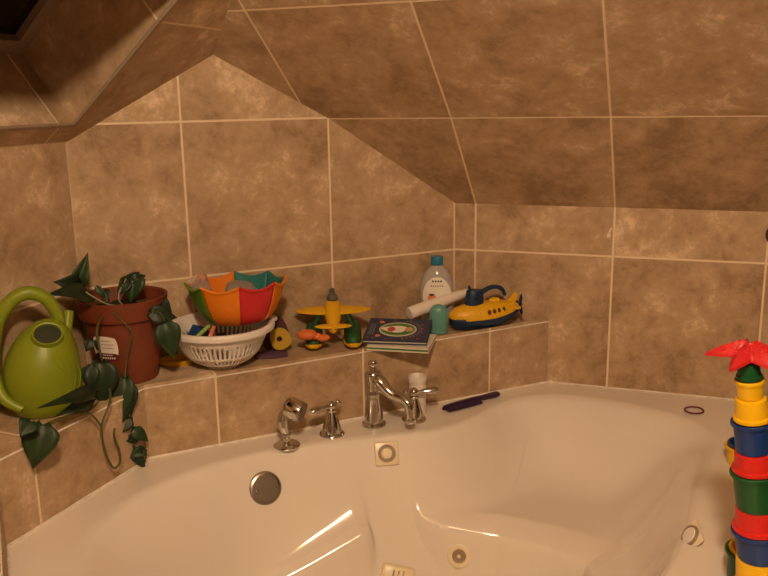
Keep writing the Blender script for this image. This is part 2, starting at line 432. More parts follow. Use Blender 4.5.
q = (dq_+.004)/(1+.9*np.clip((GX+.44)/.06, 0, 1)+1.0*np.clip((GX+.36)/.18, 0, 1)+5*np.clip((GX+.16)/.15, 0, 1))
w_ = np.interp(q, [-.002, 0, .003, .022, .025, .028, .042, .048], [0, .004, .02, .115, .14, .21, .95, 1])
Zg = lip(se_*(1-w_)+de_*w_)
angA = np.array(angs)
def tz(x, y):
    r = math.hypot(x-cc.x, y-cc.y); a = math.atan2(y-cc.y, x-cc.x) % (2*PI)
    i = int(np.searchsorted(angA, a)); i1 = i % na; i0 = (i-1) % na
    da = (angA[i1]-angA[i0]) % (2*PI); t = ((a-angA[i0]) % (2*PI))/da if da > 1e-9 else 0
    f = r/(Rin[i0]*(1-t)+Rin[i1]*t)
    if f >= 1: return 0.0
    return float(np.interp(f, fr, Zg[:, i0])*(1-t)+np.interp(f, fr, Zg[:, i1])*t)
rows = [Pin]; zr = [Zg.reshape(-1)]
for f in (.012, .025, .04, .06): rows.append(np.array([cc.x, cc.y])+dirs*np.minimum(Rin+f, Rout-.002)[:, None]); zr.append(np.zeros(na))
rows.append(np.array([cc.x, cc.y])+dirs*Rout[:, None]); zr.append(np.zeros(na))
P = np.concatenate(rows); zz = np.concatenate(zr); nr = len(P)//na
bm = bmesh.new(); vs = [bm.verts.new((x, y, z)) for (x, y), z in zip(P, zz)]
c0 = bm.verts.new((cc.x, cc.y, float(Zg[0].mean())))
for i in range(na): bm.faces.new((c0, vs[i], vs[(i+1) % na]))
for r in range(nr-1):
    for i in range(na):
        j = (i+1) % na; bm.faces.new((vs[r*na+i], vs[(r+1)*na+i], vs[(r+1)*na+j], vs[r*na+j]))
base = (nr-1)*na; low = [bm.verts.new((vs[base+i].co.x, vs[base+i].co.y, FZ)) for i in range(na)]
for i in range(na):
    j = (i+1) % na; bm.faces.new((vs[base+i], low[i], low[j], vs[base+j]))
tub = thing('bathtub', 'white corner whirlpool bathtub with moulded seats set in front of the tiled ledge', 'bathtub', (0, 0, 0))
finish('tub_shell', bm, M['tub'], tub, smooth=50, weld=False)
def tub_hit(u, v):
    d = ray(u, v); t = 1.3; pv = None
    while t < 3.5:
        p = CAM+d*t
        if p.z < tz(p.x, p.y): break
        t += .01
    lo, hi = t-.01, t
    for _ in range(25):
        m_ = (lo+hi)/2; p = CAM+d*m_
        if p.z < tz(p.x, p.y): hi = m_
        else: lo = m_
    p = CAM+d*hi; h = .012
    n = V((-(tz(p.x+h, p.y)-tz(p.x-h, p.y))/(2*h), -(tz(p.x, p.y+h)-tz(p.x, p.y-h))/(2*h), 1)).normalized()
    return p, n
# overflow plate, air control, jets, suction cover: fittings of the tub
p, n = tub_hit(265, 488); n = (n*.75+(CAM-p).normalized()*.25).normalized()
ov = finish('overflow_plate', lathe([(0, .010), (.036, .010), (.042, .008), (.0455, .003), (.046, -.012)], 48), M['chrome_dull'], tub, smooth=12); ov.matrix_local = basis(p, n, X)
for s in (-1, 1):
    finish('screw', lathe([(0, .014), (.004, .013), (.0055, .010), (.0055, .006)], 16), M['chrome'], ov, loc=(s*.025, -.004, 0))
p, n = tub_hit(386.5, 453.5); n = (n*.7+(CAM-p).normalized()*.3).normalized()
pl = finish('air_control', box((0, 0, .004), (.068, .068, .012), None, .004, 3), M['cream'], tub); pl.matrix_local = basis(p, n, V((.9, -.44, .08)))
finish('dial_groove', lathe([(.017, .009), (.019, .0125), (.024, .0125), (.026, .009)], 40), M['cream_dark'], pl)
finish('dial', lathe([(0, .0165), (.014, .016), (.017, .013), (.018, .008)], 40), M['cream'], pl)
def jet(u, v, name, r=.026, nn=None, mixv=.35):
    p, n = tub_hit(u, v); n = (n*(1-mixv)+(CAM-p).normalized()*mixv).normalized()
    j = finish(name, lathe([(r*.55, .002), (r*.62, .006), (r*.8, .007), (r, .004), (r*1.03, -.008)], 40), M['cream'], tub); j.matrix_local = basis(p, n, X)
    finish('jet_nozzle', lathe([(0, .004), (r*.2, .006), (r*.28, .003), (r*.5, .003), (r*.58, .0045), (r*.6, -.004)], 32), M['cream_dark'], j)
    finish('jet_eye', lathe([(0, .0075), (r*.14, .007), (r*.2, .004)], 20), M['cream'], j)
    return j
jet(459, 556, 'jet', .033)
p, n = tub_hit(690, 540)
j = finish('jet', lathe([(0, .006), (.017, .006), (.019, .004), (.02, -.006)], 40), M['tub'], tub); j.matrix_local = basis(p+n*.010, V((-.75, .30, .55)), V((.6, .5, 0)))
finish('jet_ring', lathe([(.019, .001), (.020, .005), (.023, .005), (.025, -.003)], 40), M['cream_dark'], j)
finish('jet_flange', box((0, 0, -.004), (.062, .052, .007), None, .003, 2), M['cream'], j)
p, n = tub_hit(391, 578); n = (n*.6+(CAM-p).normalized()*.4).normalized()
sc_ = finish('suction_cover', box((0, 0, .012), (.095, .062, .034), None, .010, 3), M['cream'], tub); sc_.matrix_local = basis(p+V((.018, 0, 0)), n, V((.9, -.44, -.24)))
bm = bmesh.new()
for k in range(3): box((-.014+k*.014, 0, .0275), (.006, .034, .003), bm, .001, 1)
finish('slots', bm, M['cream_dark'], sc_)

# ------------------------------------------------------------------ bath fittings on the deck
CH = M['chrome']
p = atz(374, 425, 0)
sp = thing('bath_spout', 'tall chrome roman bath spout with finial on the tub deck', 'faucet', p)
finish('spout_base', lathe([(0, 0), (.036, 0), (.037, .004), (.035, .009), (.029, .012), (.027, .017)], 40), CH, sp)
finish('spout_column', lathe([(.0, .012), (.029, .015), (.028, .03), (.025, .055), (.0205, .085), (.0195, .092), (.022, .096), (.022, .102), (.0195, .107), (.021, .125), (.0255, .15), (.0265, .158), (.024, .166), (.017, .172), (0, .174)], 40), CH, sp)
finish('finial', lathe([(0, .170), (.010, .172), (.008, .180), (.014, .187), (.0155, .194), (.012, .201), (0, .205)], 24), CH, sp)
path = catmull([(0, 0, .150), (.012, -.022, .139), (.025, -.042, .118), (.038, -.062, .105), (.053, -.084, .100), (.063, -.100, .088), (.066, -.106, .064), (.066, -.107, .046)], 8)
finish('spout_arm', tube(path, [.022, .021, .018, .015, .014, .014, .0135, .015], 24), CH, sp)
finish('aerator', lathe([(.0, .016), (.0135, .016), (.0165, .02), (.0165, .03), (.014, .034), (0, .034)], 24), CH, sp, loc=(.066, -.107, .016))
def handle(p, label, ang, name='faucet_handle'):
    h = thing(name, label, 'faucet handle', p, 0, 'chrome faucet handles')
    finish('handle_base', lathe([(0, 0), (.036, 0), (.037, .004), (.035, .008), (.029, .011)], 40), CH, h)
    finish('handle_bell', lathe([(.0, .008), (.029, .010), (.026, .026), (.0205, .046), (.0145, .064), (.012, .070), (.0145, .073), (.0145, .077), (.010, .080), (0, .080)], 40), CH, h)
    lv = finish('lever', ball((0, 0, .089), .0145), CH, h)
    d = V((math.cos(ang), math.sin(ang), 0))
    q = [d*x+Z*z for x, z in ((-.026, .092), (-.012, .088), (.012, .088), (.03, .089), (.05, .090), (.066, .090), (.076, .089))]
    finish('lever_arm', tube(catmull(q, 6), [.005, .006, .0075, .009, .0135, .0145, .009], 16, flat=((0, 0, 1), .75)), CH, lv)
    finish('lever_knob', ball(q[0], .0088), CH, lv)
    return h
handle(atz(332, 434.5, 0), 'chrome lever faucet handle between hand shower and spout', math.radians(197))
handle(atz(414, 420, 0), 'chrome lever faucet handle right of the spout, before the white canister', math.radians(-14))
p = atz(287, 446, 0)
hs = thing('hand_shower', 'chrome hand shower standing in its deck cradle left of the faucet', 'hand shower', p)
finish('cradle', lathe([(0, 0), (.037, 0), (.038, .004), (.034, .008), (.020, .013), (.011, .017), (.010, .026), (.013, .030), (.013, .036), (.009, .040), (0, .041)], 40), CH, hs)
finish('grip', tube(catmull([(0, 0, .036), (-.005, .002, .05), (-.009, .004, .070), (-.006, .006, .090), (.006, .004, .106)], 8), [.009, .012, .0155, .0155, .013, .013], 20), CH, hs)
hd = finish('shower_head', lathe([(0, -.020), (.020, -.020), (.028, -.014), (.031, -.004), (.0315, .030), (.029, .036), (0, .036)], 36), CH, hs); hd.matrix_local = basis((.016, -.002, .112), V((.62, -.70, -.30)), Z)
finish('shower_face', lathe([(0, .0375), (.024, .0375), (.0265, .035)], 32), M['chrome_dull'], hd)
# white canister behind the right handle
p = aty(417.5, 402, -.266); p.z = 0
ca = thing('canister', 'white plastic canister standing behind the right faucet handle', 'canister', p)
finish('body', lathe([(0, 0), (.024, 0), (.026, .003), (.026, .095), (.0265, .099)], 36), M['soft_white'], ca)
finish('rim', lathe([(.021, .080), (.021, .118), (.0235, .121), (.028, .119), (.0285, .108), (.027, .099), (.026, .098)], 36), M['white'], ca)

# comb
a = atz(443, 411.5, 0); b = atz(501, 396, 0); d = (b-a).normalized(); L_ = (b-a).length; s_ = Z.cross(d)
cm = thing('comb', 'dark purple plastic comb lying on the tub deck', 'comb', a+Z*.0005)
mt = frame_m(V((0, 0, .001)), d, s_, Z)
bm = bmesh.new()
out = [(0, 0), (.02, -.004), (L_*.62, -.004)]
prism([(0, .004), (.012, .016), (.05, .022), (L_*.58, .024), (L_*.70, .020), (L_*.86, .022), (L_*.96, .022), (L_, .014), (L_*.985, .001), (L_*.9, -.006), (L_*.75, -.004), (L_*.64, .0), (L_*.60, .006), (.03, .004)], .011, bm, mt, .003)
finish('comb_spine', bm, M['comb'], cm)
bm = bmesh.new()
for k in range(34):
    x = .008+k*(L_*.58-.008)/33; box((x, -.009, .0055), (.0028, .034, .006), bm, .0008, 1)
bmesh.ops.transform(bm, matrix=mt, verts=bm.verts)
tt = finish('teeth', bm, M['comb'], cm, smooth=30); tt['kind'] = 'stuff'
# hair tie
bm = bmesh.new(); c = atz(694, 411, 0)
tube([V((.029*math.cos(t)*(1+.05*math.sin(2*t)), .027*math.sin(t), .003)) for t in np.linspace(0, 2*PI, 49)], .0026, 8, bm, cap=False)
tag(finish('hair_tie', bm, M['ring'], loc=c), 'thin dark red hair tie lying on the tub deck near the right wall', 'hair tie')

# ------------------------------------------------------------------ stacking cups
def cup_profile(r, h, th=.002):
    """mouth up at z = h, small base at z = 0, lip at the mouth"""
    rb = r*.90
    return [(0, 0), (rb-.003, 0), (rb-.0005, .0012), (rb, .004), (r*.955, h-.010), (r*.96, h-.0085), (r*1.06, h-.0075), (r*1.08, h-.005), (r*1.07, h-.001), (r*1.04, h), (r*.945, h-.001), (r*.93, h-.008), (rb-th, .006), (0, .004)]
def cup(p, r, h, m, label, flip=False, rot=(0, 0, 0), group='stacked bath cups'):
    pr = cup_profile(r, h)
    if flip: pr = [(a_, h-z_) for a_, z_ in pr][::-1]
    o = finish('stacking_cup', lathe(pr, 56), M[m], smooth=35, loc=p, rot=rot)
    return tag(o, label, 'cup', group)
specs = [  # from the bottom: radius, height, colour, mouth down?, label
 (.0585, .078, 'cup_green', False, 'green cup at the very bottom of the tall cup tower'),
 (.0550, .074, 'cup_yel', True, 'large yellow cup low in the tower, under the lower blue cup'),
 (.0515, .066, 'cup_blue', False, 'lower of the two blue cups in the cup tower'),
 (.0485, .0500, 'cup_red', True, 'lower red cup in the tower, between blue cup below and green cup above'),
 (.0462, .0830, 'cup_green', False, 'green cup in the middle of the tower, between two red cups'),
 (.0425, .0430, 'cup_red', True, 'upper red cup in the tower, under the upper blue cup'),
 (.0385, .0680, 'cup_blue', False, 'upper of the two blue cups in the tower, under two yellow cups'),
 (.0335, .0480, 'cup_yel', True, 'wider upper yellow cup resting on the blue cup in the tower'),
 (.0272, .0410, 'cup_yel', False, 'narrow yellow cup with a lip under the small green cup in the tower'),
 (.0232, .0370, 'cup_green', True, 'smallest green cup at the top of the tower, under the red starfish'),
]
base = atz(764.5, 618, 0); CS = .86
lean = V((-.136, .055, 1)).normalized()
rot = Z.rotation_difference(lean).to_euler()
q = base.copy()
for r, h, m, fl, lab in specs:
    cup(q, r*CS, h*CS, m, lab, fl, rot); q = q+lean*(h*CS+.0003)
# starfish
def starfish():
    bm = bmesh.new(); n = 5; ro, ri = .069, .027; rings = []
    fl = [1, .92, .8, .66, .5, .34, .18]
    N_ = n*12
    def rad(t):
        k = (t*n/(2*PI)) % 1; k = abs(k-.5)*2           # 1 at arm tip
        return ri+(ro-ri)*k**1.7
    def zt(f, t, top):
        k = (t*n/(2*PI)) % 1; k = abs(k-.5)*2
        rr = rad(t)*f
        droop = -.010*(rr/ro)**2
        hh = .017*(1-f)**.7+.012*(k**3)*(1-f)
        return droop+(hh if top else -.006*(1-f)-.001)
    top = [[bm.verts.new((rad(t)*f*math.cos(t), rad(t)*f*math.sin(t), zt(f, t, True))) for t in [2*PI*i/N_ for i in range(N_)]] for f in fl]
    bot = [[bm.verts.new((rad(t)*f*math.cos(t), rad(t)*f*math.sin(t), zt(f, t, False)-.003)) for t in [2*PI*i/N_ for i in range(N_)]] for f in fl]
    ct = bm.verts.new((0, 0, .020)); cb = bm.verts.new((0, 0, -.007))
    for A in (top, bot):
        for a_, b_ in zip(A, A[1:]):
            for i in range(N_): bm.faces.new((a_[i], a_[(i+1) % N_], b_[(i+1) % N_], b_[i]))
    for i in range(N_):
        j = (i+1) % N_
        bm.faces.new((top[0][i], bot[0][i], bot[0][j], top[0][j])); bm.faces.new((top[-1][i], top[-1][j], ct)); bm.faces.new((bot[-1][i], bot[-1][j], cb))
    for i in range(150):                                  # bumpy skin
        t = random.random()*2*PI; f = random.uniform(.1, .8); r_ = rad(t)*f
        ball((r_*math.cos(t), r_*math.sin(t), zt(f, t, True)), .0022, bm, 6)
    return bm
st = finish('starfish', starfish(), M['star'], loc=q+lean*.0125, smooth=60)
st.rotation_euler = (lean.rotation_difference(lean).to_matrix() @ (Z.rotation_difference(V((-.03, -.05, 1)).normalized()).to_matrix() @ Matrix.Rotation(math.radians(126), 3, 'Z'))).to_euler()
tag(st, 'bright red rubber starfish lying on top of the stacking cup tower', 'toy')
# nested cups on the deck beside the tower
pc = atz(745, 464, 0)
cup(pc, .050, .052, 'cup_yel', 'yellow cup on the deck partly behind the upper blue and red cups', group='nested cups on the deck')
cup(pc+Z*.0075, .0435, .052, 'cup_blue', 'dark blue cup nested inside the yellow cup behind the tower', group='nested cups on the deck')
pc = atz(750, 580, 0)
cup(pc, .048, .066, 'cup_green', 'green cup on the deck behind the bottom of the tower', group='nested cups on the deck')
cup(pc+Z*.0075, .0415, .064, 'cup_yel', 'yellow cup nested inside the green cup behind the tower base', group='nested cups on the deck')
# dark bottle lying at the right picture edge
pc = atz(776, 409, 0)
t = thing('bottle', 'black plastic bottle lying on the deck behind the top of the cup tower', 'bottle', pc+Z*.021, math.radians(-25))
finish('body', lathe([(0, 0), (.018, 0), (.021, .004), (.021, .10), (.016, .112), (.009, .118)], 28, mtx=Matrix.Rotation(PI/2, 4, 'Y')), M['black'], t)
finish('cap', lathe([(.0, -.022), (.010, -.022), (.011, -.02), (.011, 0.0), (0, 0)], 24, mtx=Matrix.Rotation(PI/2, 4, 'Y')), M['black'], t)

# ------------------------------------------------------------------ watering can
p = V((-1.349, -.290, HL))
wc = thing('watering_can', 'lime green plastic watering can on the left end of the ledge', 'watering can', p)
vd = V((p.x-CAM.x, p.y-CAM.y, 0)).normalized(); vr = V((vd.y, -vd.x, 0))      # away from the room / to the right
def wl(r_, a_, z_): return vr*r_+vd*a_+Z*z_
prof = [(0, 0), (.064, 0), (.071, .004), (.081, .03), (.088, .062), (.0905, .09), (.088, .120), (.081, .150), (.070, .176), (.057, .198), (.042, .214), (.028, .223), (.012, .228), (0, .229)]
bm = lathe(prof, 56)
for v in bm.verts:
    k = max(0, (v.co.z-.09)/.12); v.co += vr*(.018*k*k)
finish('can_body', bm, M['can'], wc, smooth=60)
# raised swirl ridges on the shell
bm = bmesh.new()
for k in range(3):
    pts = []
    for t_ in np.linspace(0, 1, 14):
        z_ = .035+.11*t_; rr = np.interp(z_, [q_[1] for q_ in prof[3:]], [q_[0] for q_ in prof[3:]])
        an = math.radians(18+k*17+18*math.sin(t_*PI)); kk = max(0, (z_-.09)/.12)
        pts.append(wl(rr*math.sin(an)-.0+.018*kk*kk, -rr*math.cos(an), z_))
    tube(pts, [.0005, .0022, .0022, .0005], 8, bm)
finish('ridge', bm, M['can'], wc)
# filling hole with rim
hc = wl(.020, -.054, .205); hn = (wl(.05, -.65, .62)).normalized()
mt = basis(hc, hn, vr)
finish('filler_rim', lathe([(.029, -.012), (.031, .004), (.035, .005), (.037, -.010)], 40, mtx=mt, sx=1.0, sy=.86), M['can'], wc)
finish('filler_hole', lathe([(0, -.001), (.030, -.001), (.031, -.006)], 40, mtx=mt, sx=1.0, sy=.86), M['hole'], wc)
hp = [wl(-.052, -.062, .03), wl(-.088, -.045, .055), wl(-.104, -.02, .10), wl(-.102, .0, .155), wl(-.094, .01, .205), wl(-.075, .012, .252), wl(-.045, .012, .285), wl(-.012, .012, .296), wl(.022, .012, .281), wl(.044, .012, .245), wl(.052, .010, .205), wl(.050, .008, .165)]
finish('handle', tube(catmull(hp, 8), [.010, .013, .014, .015, .016, .0165, .017, .017, .016, .015, .013, .012], 20), M['can'], wc)
spth = [wl(.050, .0, .15), wl(.062, .010, .185), wl(.070, .020, .212), wl(.075, .03, .236)]
finish('spout', tube(catmull(spth, 8), [.022, .014, .012, .0125], 20), M['can'], wc)

# ------------------------------------------------------------------ potted trailing plant
p = V((-1.123, -.126, HL))
pp = thing('potted_plant', 'trailing green vine in a terracotta coloured plastic pot on the ledge', 'plant', p)
PR = [(0, 0), (.078, 0), (.081, .003), (.088, .06), (.098, .150), (.101, .178), (.113, .179), (.1145, .183), (.120, .226), (.1205, .231), (.117, .232), (.113, .228), (.107, .190), (.104, .18)]
finish('pot', lathe(PR, 64), M['pot'], pp, smooth=35)
bm = lathe([(0, .196), (.04, .198), (.08, .194), (.108, .190)], 40)
for v in bm.verts: v.co.z += random.uniform(-.004, .006)
finish('soil', bm, M['soil'], pp)
def on_pot(an, z_, off=.001):
    rr = np.interp(z_, [.003, .06, .15, .178], [.081, .088, .098, .101])+off; return V((rr*math.cos(an), rr*math.sin(an), z_))
va = math.atan2(CAM.y-p.y, CAM.x-p.x)                         # towards the viewer
def pot_patch(da0, da1, z0, z1, fn, off, n=14):
    bm = bmesh.new(); g = []
    for i in range(n+1):
        row = []
        for j in range(n+1):
            s, t = fn(i/n, j/n); row.append(bm.verts.new(on_pot(va+da0+(da1-da0)*s, z0+(z1-z0)*t, off)))
        g.append(row)
    for i in range(n):
        for j in range(n): bm.faces.new((g[i][j], g[i+1][j], g[i+1][j+1], g[i][j+1]))
    return bm
def rounded(s, t):
    # square to squircle with one cut corner
    x, y = s*2-1, t*2-1
    k = 1-.16*(x*x*y*y); return (x*k+1)/2, (y*k+1)/2
lbf = lambda s, t: rounded(s, t)
A0, A1 = -1.02, -.22
lab = finish('pot_label', pot_patch(A0, A1, .072, .142, lbf, .0012), M['label'], pp)
finish('label_band', pot_patch(A0+.03, A1, .072, .095, lbf, .0018), M['maroon'], lab)
finish('label_print', pot_patch(A0+.06, A0+.22, .100, .130, lbf, .0018), M['ink'], lab)
bm = bmesh.new()
for k, (x0, x1, zz_) in enumerate(((.38, .80, .128), (.36, .9, .118), (.42, .86, .108))):
    merge(bm, pot_patch(A0+(A1-A0)*x0, A0+(A1-A0)*x1, zz_, zz_+.003, lbf, .0018, 4))
finish('label_lines', bm, M['skin'], lab)
bm = bmesh.new()
for k in range(9):
    x0 = .22+k*.075; merge(bm, pot_patch(A0+(A1-A0)*x0, A0+(A1-A0)*(x0+.05), .079, .084, lbf, .0022, 3))
for k in range(5):
    x0 = .42+k*.075; merge(bm, pot_patch(A0+(A1-A0)*x0, A0+(A1-A0)*(x0+.05), .088, .0915, lbf, .0022, 3))
finish('label_lettering', bm, M['label'], lab)
# leaves: heart shaped blades bent along the midrib
def leaf(b, t, w, m='leaf', nrm=None, curl=.15, fold=.25):
    b, t = V(b), V(t); ax = t-b; L_ = ax.length; ax.normalize()
    nrm = V(nrm) if nrm is not None else (CAM-(b+t)/2); nrm = (nrm-ax*nrm.dot(ax)).normalized(); sd = nrm.cross(ax)
    prof = [(0, .12), (.03, .30), (.08, .42), (.16, .49), (.27, .5), (.42, .44), (.58, .33), (.73, .21), (.87, .10), (.95, .04), (1, .004)]
    bm = bmesh.new(); rows = []
    for s, hw in prof:
        c = b+ax*(L_*s)+nrm*(curl*L_*(math.sin(PI*s)*.6-.35*s*s))
        row = []
        for k in (-1, -.6, -.25, 0, .25, .6, 1):
            back = (-.10*L_*(abs(k)**1.5) if s < .03 else 0)
            wav = .012*L_*math.sin(s*9+k*2)
            row.append(bm.verts.new(c+sd*(hw*w*k)+ax*back+nrm*(fold*w*.5*abs(k)*hw*2-.1*fold*w+wav)))
        rows.append(row)
    for x, y in zip(rows, rows[1:]):
        for k in range(6): bm.faces.new((x[k], x[k+1], y[k+1], y[k]))
    for v in bm.verts: v.co -= p
    return finish('leaf', bm, M[m], pp, smooth=80, solid=.0007)
def stem(pts, r=.0022, m='stem'):
    bm = tube([q_-p for q_ in catmull(pts, 8)], r, 8); return finish('stem', bm, M[m], pp)
A = aty
Yf = -.252                                             # just in front of the pot / ledge face
def AF(u, v, off=.03):
    """a point in front of the tiled ledge face"""
    d = ray(u, v); best = None
    for a_, b_ in ((LR, LB), (LB, LE)):
        e_ = (b_-a_).normalized(); n_ = V((-e_.y, e_.x, 0)); n_ = n_ if n_.y < 0 else -n_
        q_ = CAM+d*(((a_+n_*off)-CAM).dot(n_)/d.dot(n_))
        if best is None or (q_-CAM).length < (best-CAM).length: best = q_
    return best
# vines over the ledge edge
stem([A(104, 312, -.20), A(97, 330, -.27), A(100, 352, -.275), A(107, 378, -.262), AF(110, 400), AF(101.5, 427), AF(105, 450), AF(110, 463), AF(114.5, 468), AF(120, 462), AF(119, 450), AF(114, 436), AF(115, 428)], .003)
stem([AF(101.5, 427), AF(94, 417), AF(84, 412), AF(70, 415), AF(55, 420), AF(41, 427)], .0026)
stem([AF(98, 402), AF(93, 407), AF(86, 412)], .0024)
stem([A(113, 312, -.236), A(124, 323, -.25), A(132, 333, -.252), A(129, 348, -.245), A(126, 366, -.245), A(125, 383, -.262), A(127, 410, -.262), A(131, 428, -.26), A(142, 436, -.26), A(146, 452, -.26), A(145, 462, -.26)])
leaf(AF(43, 425, .035), AF(33, 470, .03), .080, 'leaf', fold=.35)
leaf(AF(93, 391, .03), AF(41, 407, .05), .038, 'leaf2')
leaf(AF(92, 399, .03), AF(56, 416, .03), .034, 'leaf2')
leaf(AF(31, 421, .04), AF(20, 437, .04), .045, 'leaf2')
leaf(A(100, 363, -.285), A(103, 407, -.295), .088, 'leaf2', fold=.3)
leaf(A(91, 366, -.285), A(88, 392, -.30), .045, 'leaf2', fold=.3)
leaf(A(125, 378, -.262), A(119, 424, -.278), .058, 'leaf', fold=.3)
leaf(A(130, 384, -.262), A(131, 418, -.278), .040, 'leaf2', fold=.3)
leaf(A(126, 395, -.27), A(116, 432, -.275), .048, 'leaf2')
leaf(A(129, 417, -.27), A(112, 436, -.275), .050, 'leaf2')
leaf(A(133, 429, -.262), A(149, 442, -.268), .036, 'leaf')
leaf(A(138, 438, -.262), A(119, 439, -.275), .028, 'leaf2')
leaf(A(132, 448, -.262), A(146, 470, -.268), .034, 'leaf2')
leaf(A(145, 449, -.262), A(130, 458, -.270), .032, 'leaf')
leaf(A(91, 340, -.262), A(86, 352, -.27), .030, 'leaf2')
# crown above the pot
stem([A(104, 300, -.12), A(92, 302, -.16), A(84, 293, -.16), A(80, 284, -.15)], .002)
stem([A(110, 302, -.13), A(104, 293, -.16), A(96, 287, -.17), A(93, 285, -.17)], .002, 'stem_pale')
stem([A(130, 305, -.13), A(120, 306, -.18), A(107, 304, -.20), A(92, 296, -.21), A(86, 292, -.21)], .0022, 'stem_pale')
stem([A(126, 309, -.16), A(119, 300, -.17), A(120, 290, -.16), A(126, 279, -.15)], .002, 'stem_pale')
stem([A(133, 306, -.12), A(134, 296, -.14), A(132, 284, -.14)], .002)
stem([A(137, 302, -.14), A(147, 300, -.16), A(153, 306, -.235), A(152, 316, -.25)], .002)
leaf(A(77, 287, -.16), A(88, 252.5, -.15), .046, 'leaf', fold=.5)
leaf(A(79, 284, -.17), A(54, 282, -.20), .052, 'leaf2', fold=.3)
leaf(A(91, 297, -.20), A(47, 293, -.26), .062, 'leaf2', nrm=(0, -.7, .75))
leaf(A(104, 290, -.16), A(108, 303, -.18), .028, 'leaf2')
leaf(A(96, 287, -.17), A(106, 298, -.18), .02, 'leaf')
leaf(A(133, 276, -.14), A(131, 303, -.16), .066, 'leaf', fold=.5)
leaf(A(136, 279, -.14), A(146, 275.5, -.14), .026, 'leaf')
leaf(A(128, 280, -.15), A(117, 297, -.16), .034, 'leaf2', fold=.5)
leaf(A(130, 278, -.14), A(140, 271.5, -.14), .022, 'leaf2')
leaf(A(134, 284, -.15), A(146, 279, -.15), .022, 'leaf')
leaf(A(150, 313, -.245), A(178, 318, -.245), .050, 'leaf2', fold=.2)
leaf(A(165, 322, -.25), A(174, 360, -.262), .070, 'leaf', fold=.3)
leaf(A(160, 306, -.23), A(172, 312, -.24), .05, 'leaf2')
stem([A(152, 312, -.24), A(160, 313, -.255), A(165, 322, -.252)], .0018)

# ------------------------------------------------------------------ yellow tray between pot and colander
p = aty(178, 357, -.075); p.z = HL
bm = lathe([(0, .003), (.046, .003), (.056, .014), (.059, .015), (.060, .013), (.050, 0), (0, 0)], 48, sx=1.0, sy=.62)
tag(finish('tray', bm, M['toy_yel'], loc=p, rot=(0, 0, math.radians(-8))), 'shallow yellow plastic tray between the plant pot and the white colander', 'tray')

# ------------------------------------------------------------------ colander
p = V((-.864, -.152, HL))
co = thing('colander', 'white slotted plastic colander holding toys on the ledge', 'colander', p)
def colander():
    n = 112; bm = bmesh.new()
    prof = [(0, .010), (.03, .010), (.055, .011), (.068, .015), (.084, .023), (.101, .039), (.108, .048), (.126, .084), (.130, .096), (.134, .110), (.137, .120)]
    rows = []
    for r_, z_ in prof:
        rows.append([bm.verts.new((r_*math.cos(2*PI*i/n), r_*math.sin(2*PI*i/n), z_)) for i in range(n)] if r_ else [bm.verts.new((0, 0, z_))])
    for k, (a_, b_) in enumerate(zip(rows, rows[1:])):
        for i in range(n):
            j = (i+1) % n
            if len(a_) == 1: bm.faces.new((a_[0], b_[i], b_[j])); continue
            if k in (4, 6) and i % 2: continue              # slots
            bm.faces.new((a_[i], b_[i], b_[j], a_[j]))
    return bm
bb = finish('colander_body', colander(), M['white'], co, smooth=60, solid=.0025)
bm = lathe([(.133, .118), (.137, .125), (.148, .127), (.1525, .124), (.1535, .117), (.152, .109), (.148, .108), (.137, .114)], 96)
finish('rim', bm, M['white'], co, smooth=50)
bm = lathe([(.042, .012), (.047, .012), (.046, 0), (.043, 0), (.040, .008)], 48)
finish('foot_ring', bm, M['white'], co)
ang0 = math.atan2(-vr.y, -vr.x)
for s in (0, PI):
    an = math.radians(180)+s
    m_ = Matrix.Rotation(an, 4, 'Z')
    bm = prism([(.143, -.034), (.158, -.026), (.166, -.010), (.166, .010), (.158, .026), (.143, .034)], .007, None, m_ @ Matrix.Translation((0, 0, .116)), .002)
    finish('handle_tab', bm, M['white'], co)

# things inside the colander
def tw(r_, a_, z_, o=p):                                # right / away / up from the colander centre, as seen by the viewer
    vd_ = V((o.x-CAM.x, o.y-CAM.y, 0)).normalized(); vr_ = V((vd_.y, -vd_.x, 0)); return o+vr_*r_+vd_*a_+Z*z_
bm = box((0, 0, 0), (.042, .042, .042), None, .005, 3)
q_ = tw(-.062, -.012, .098)
tag(finish('toy_block', bm, M['block'], loc=q_, rot=(.3, .4, .5)), 'dark blue toy block inside the white colander', 'toy')
bm = tube([tw(-.082, -.066, .094), tw(-.060, -.060, .110), tw(-.030, -.055, .134)], [.0055, .006, .0055], 12)
tag(finish('toy_stick', bm, M['stick_g']), 'light green stick toy leaning inside the white colander', 'toy')
bm = tube([tw(-.034, -.080, .094), tw(-.028, -.075, .112), tw(-.018, -.068, .134)], [.006, .0065, .006], 12)
tag(finish('toy_stick', bm, M['stick_p']), 'pinkish orange stick toy leaning inside the white colander', 'toy')
tag(finish('toy_ball', ball((0, 0, 0), .021), M['black'], loc=tw(.000, -.070, .094)), 'glossy black ball inside the colander under the colourful bowl', 'toy')

vdc = V((p.x-CAM.x, p.y-CAM.y, 0)).normalized(); vrc = V((vdc.y, -vdc.x, 0))
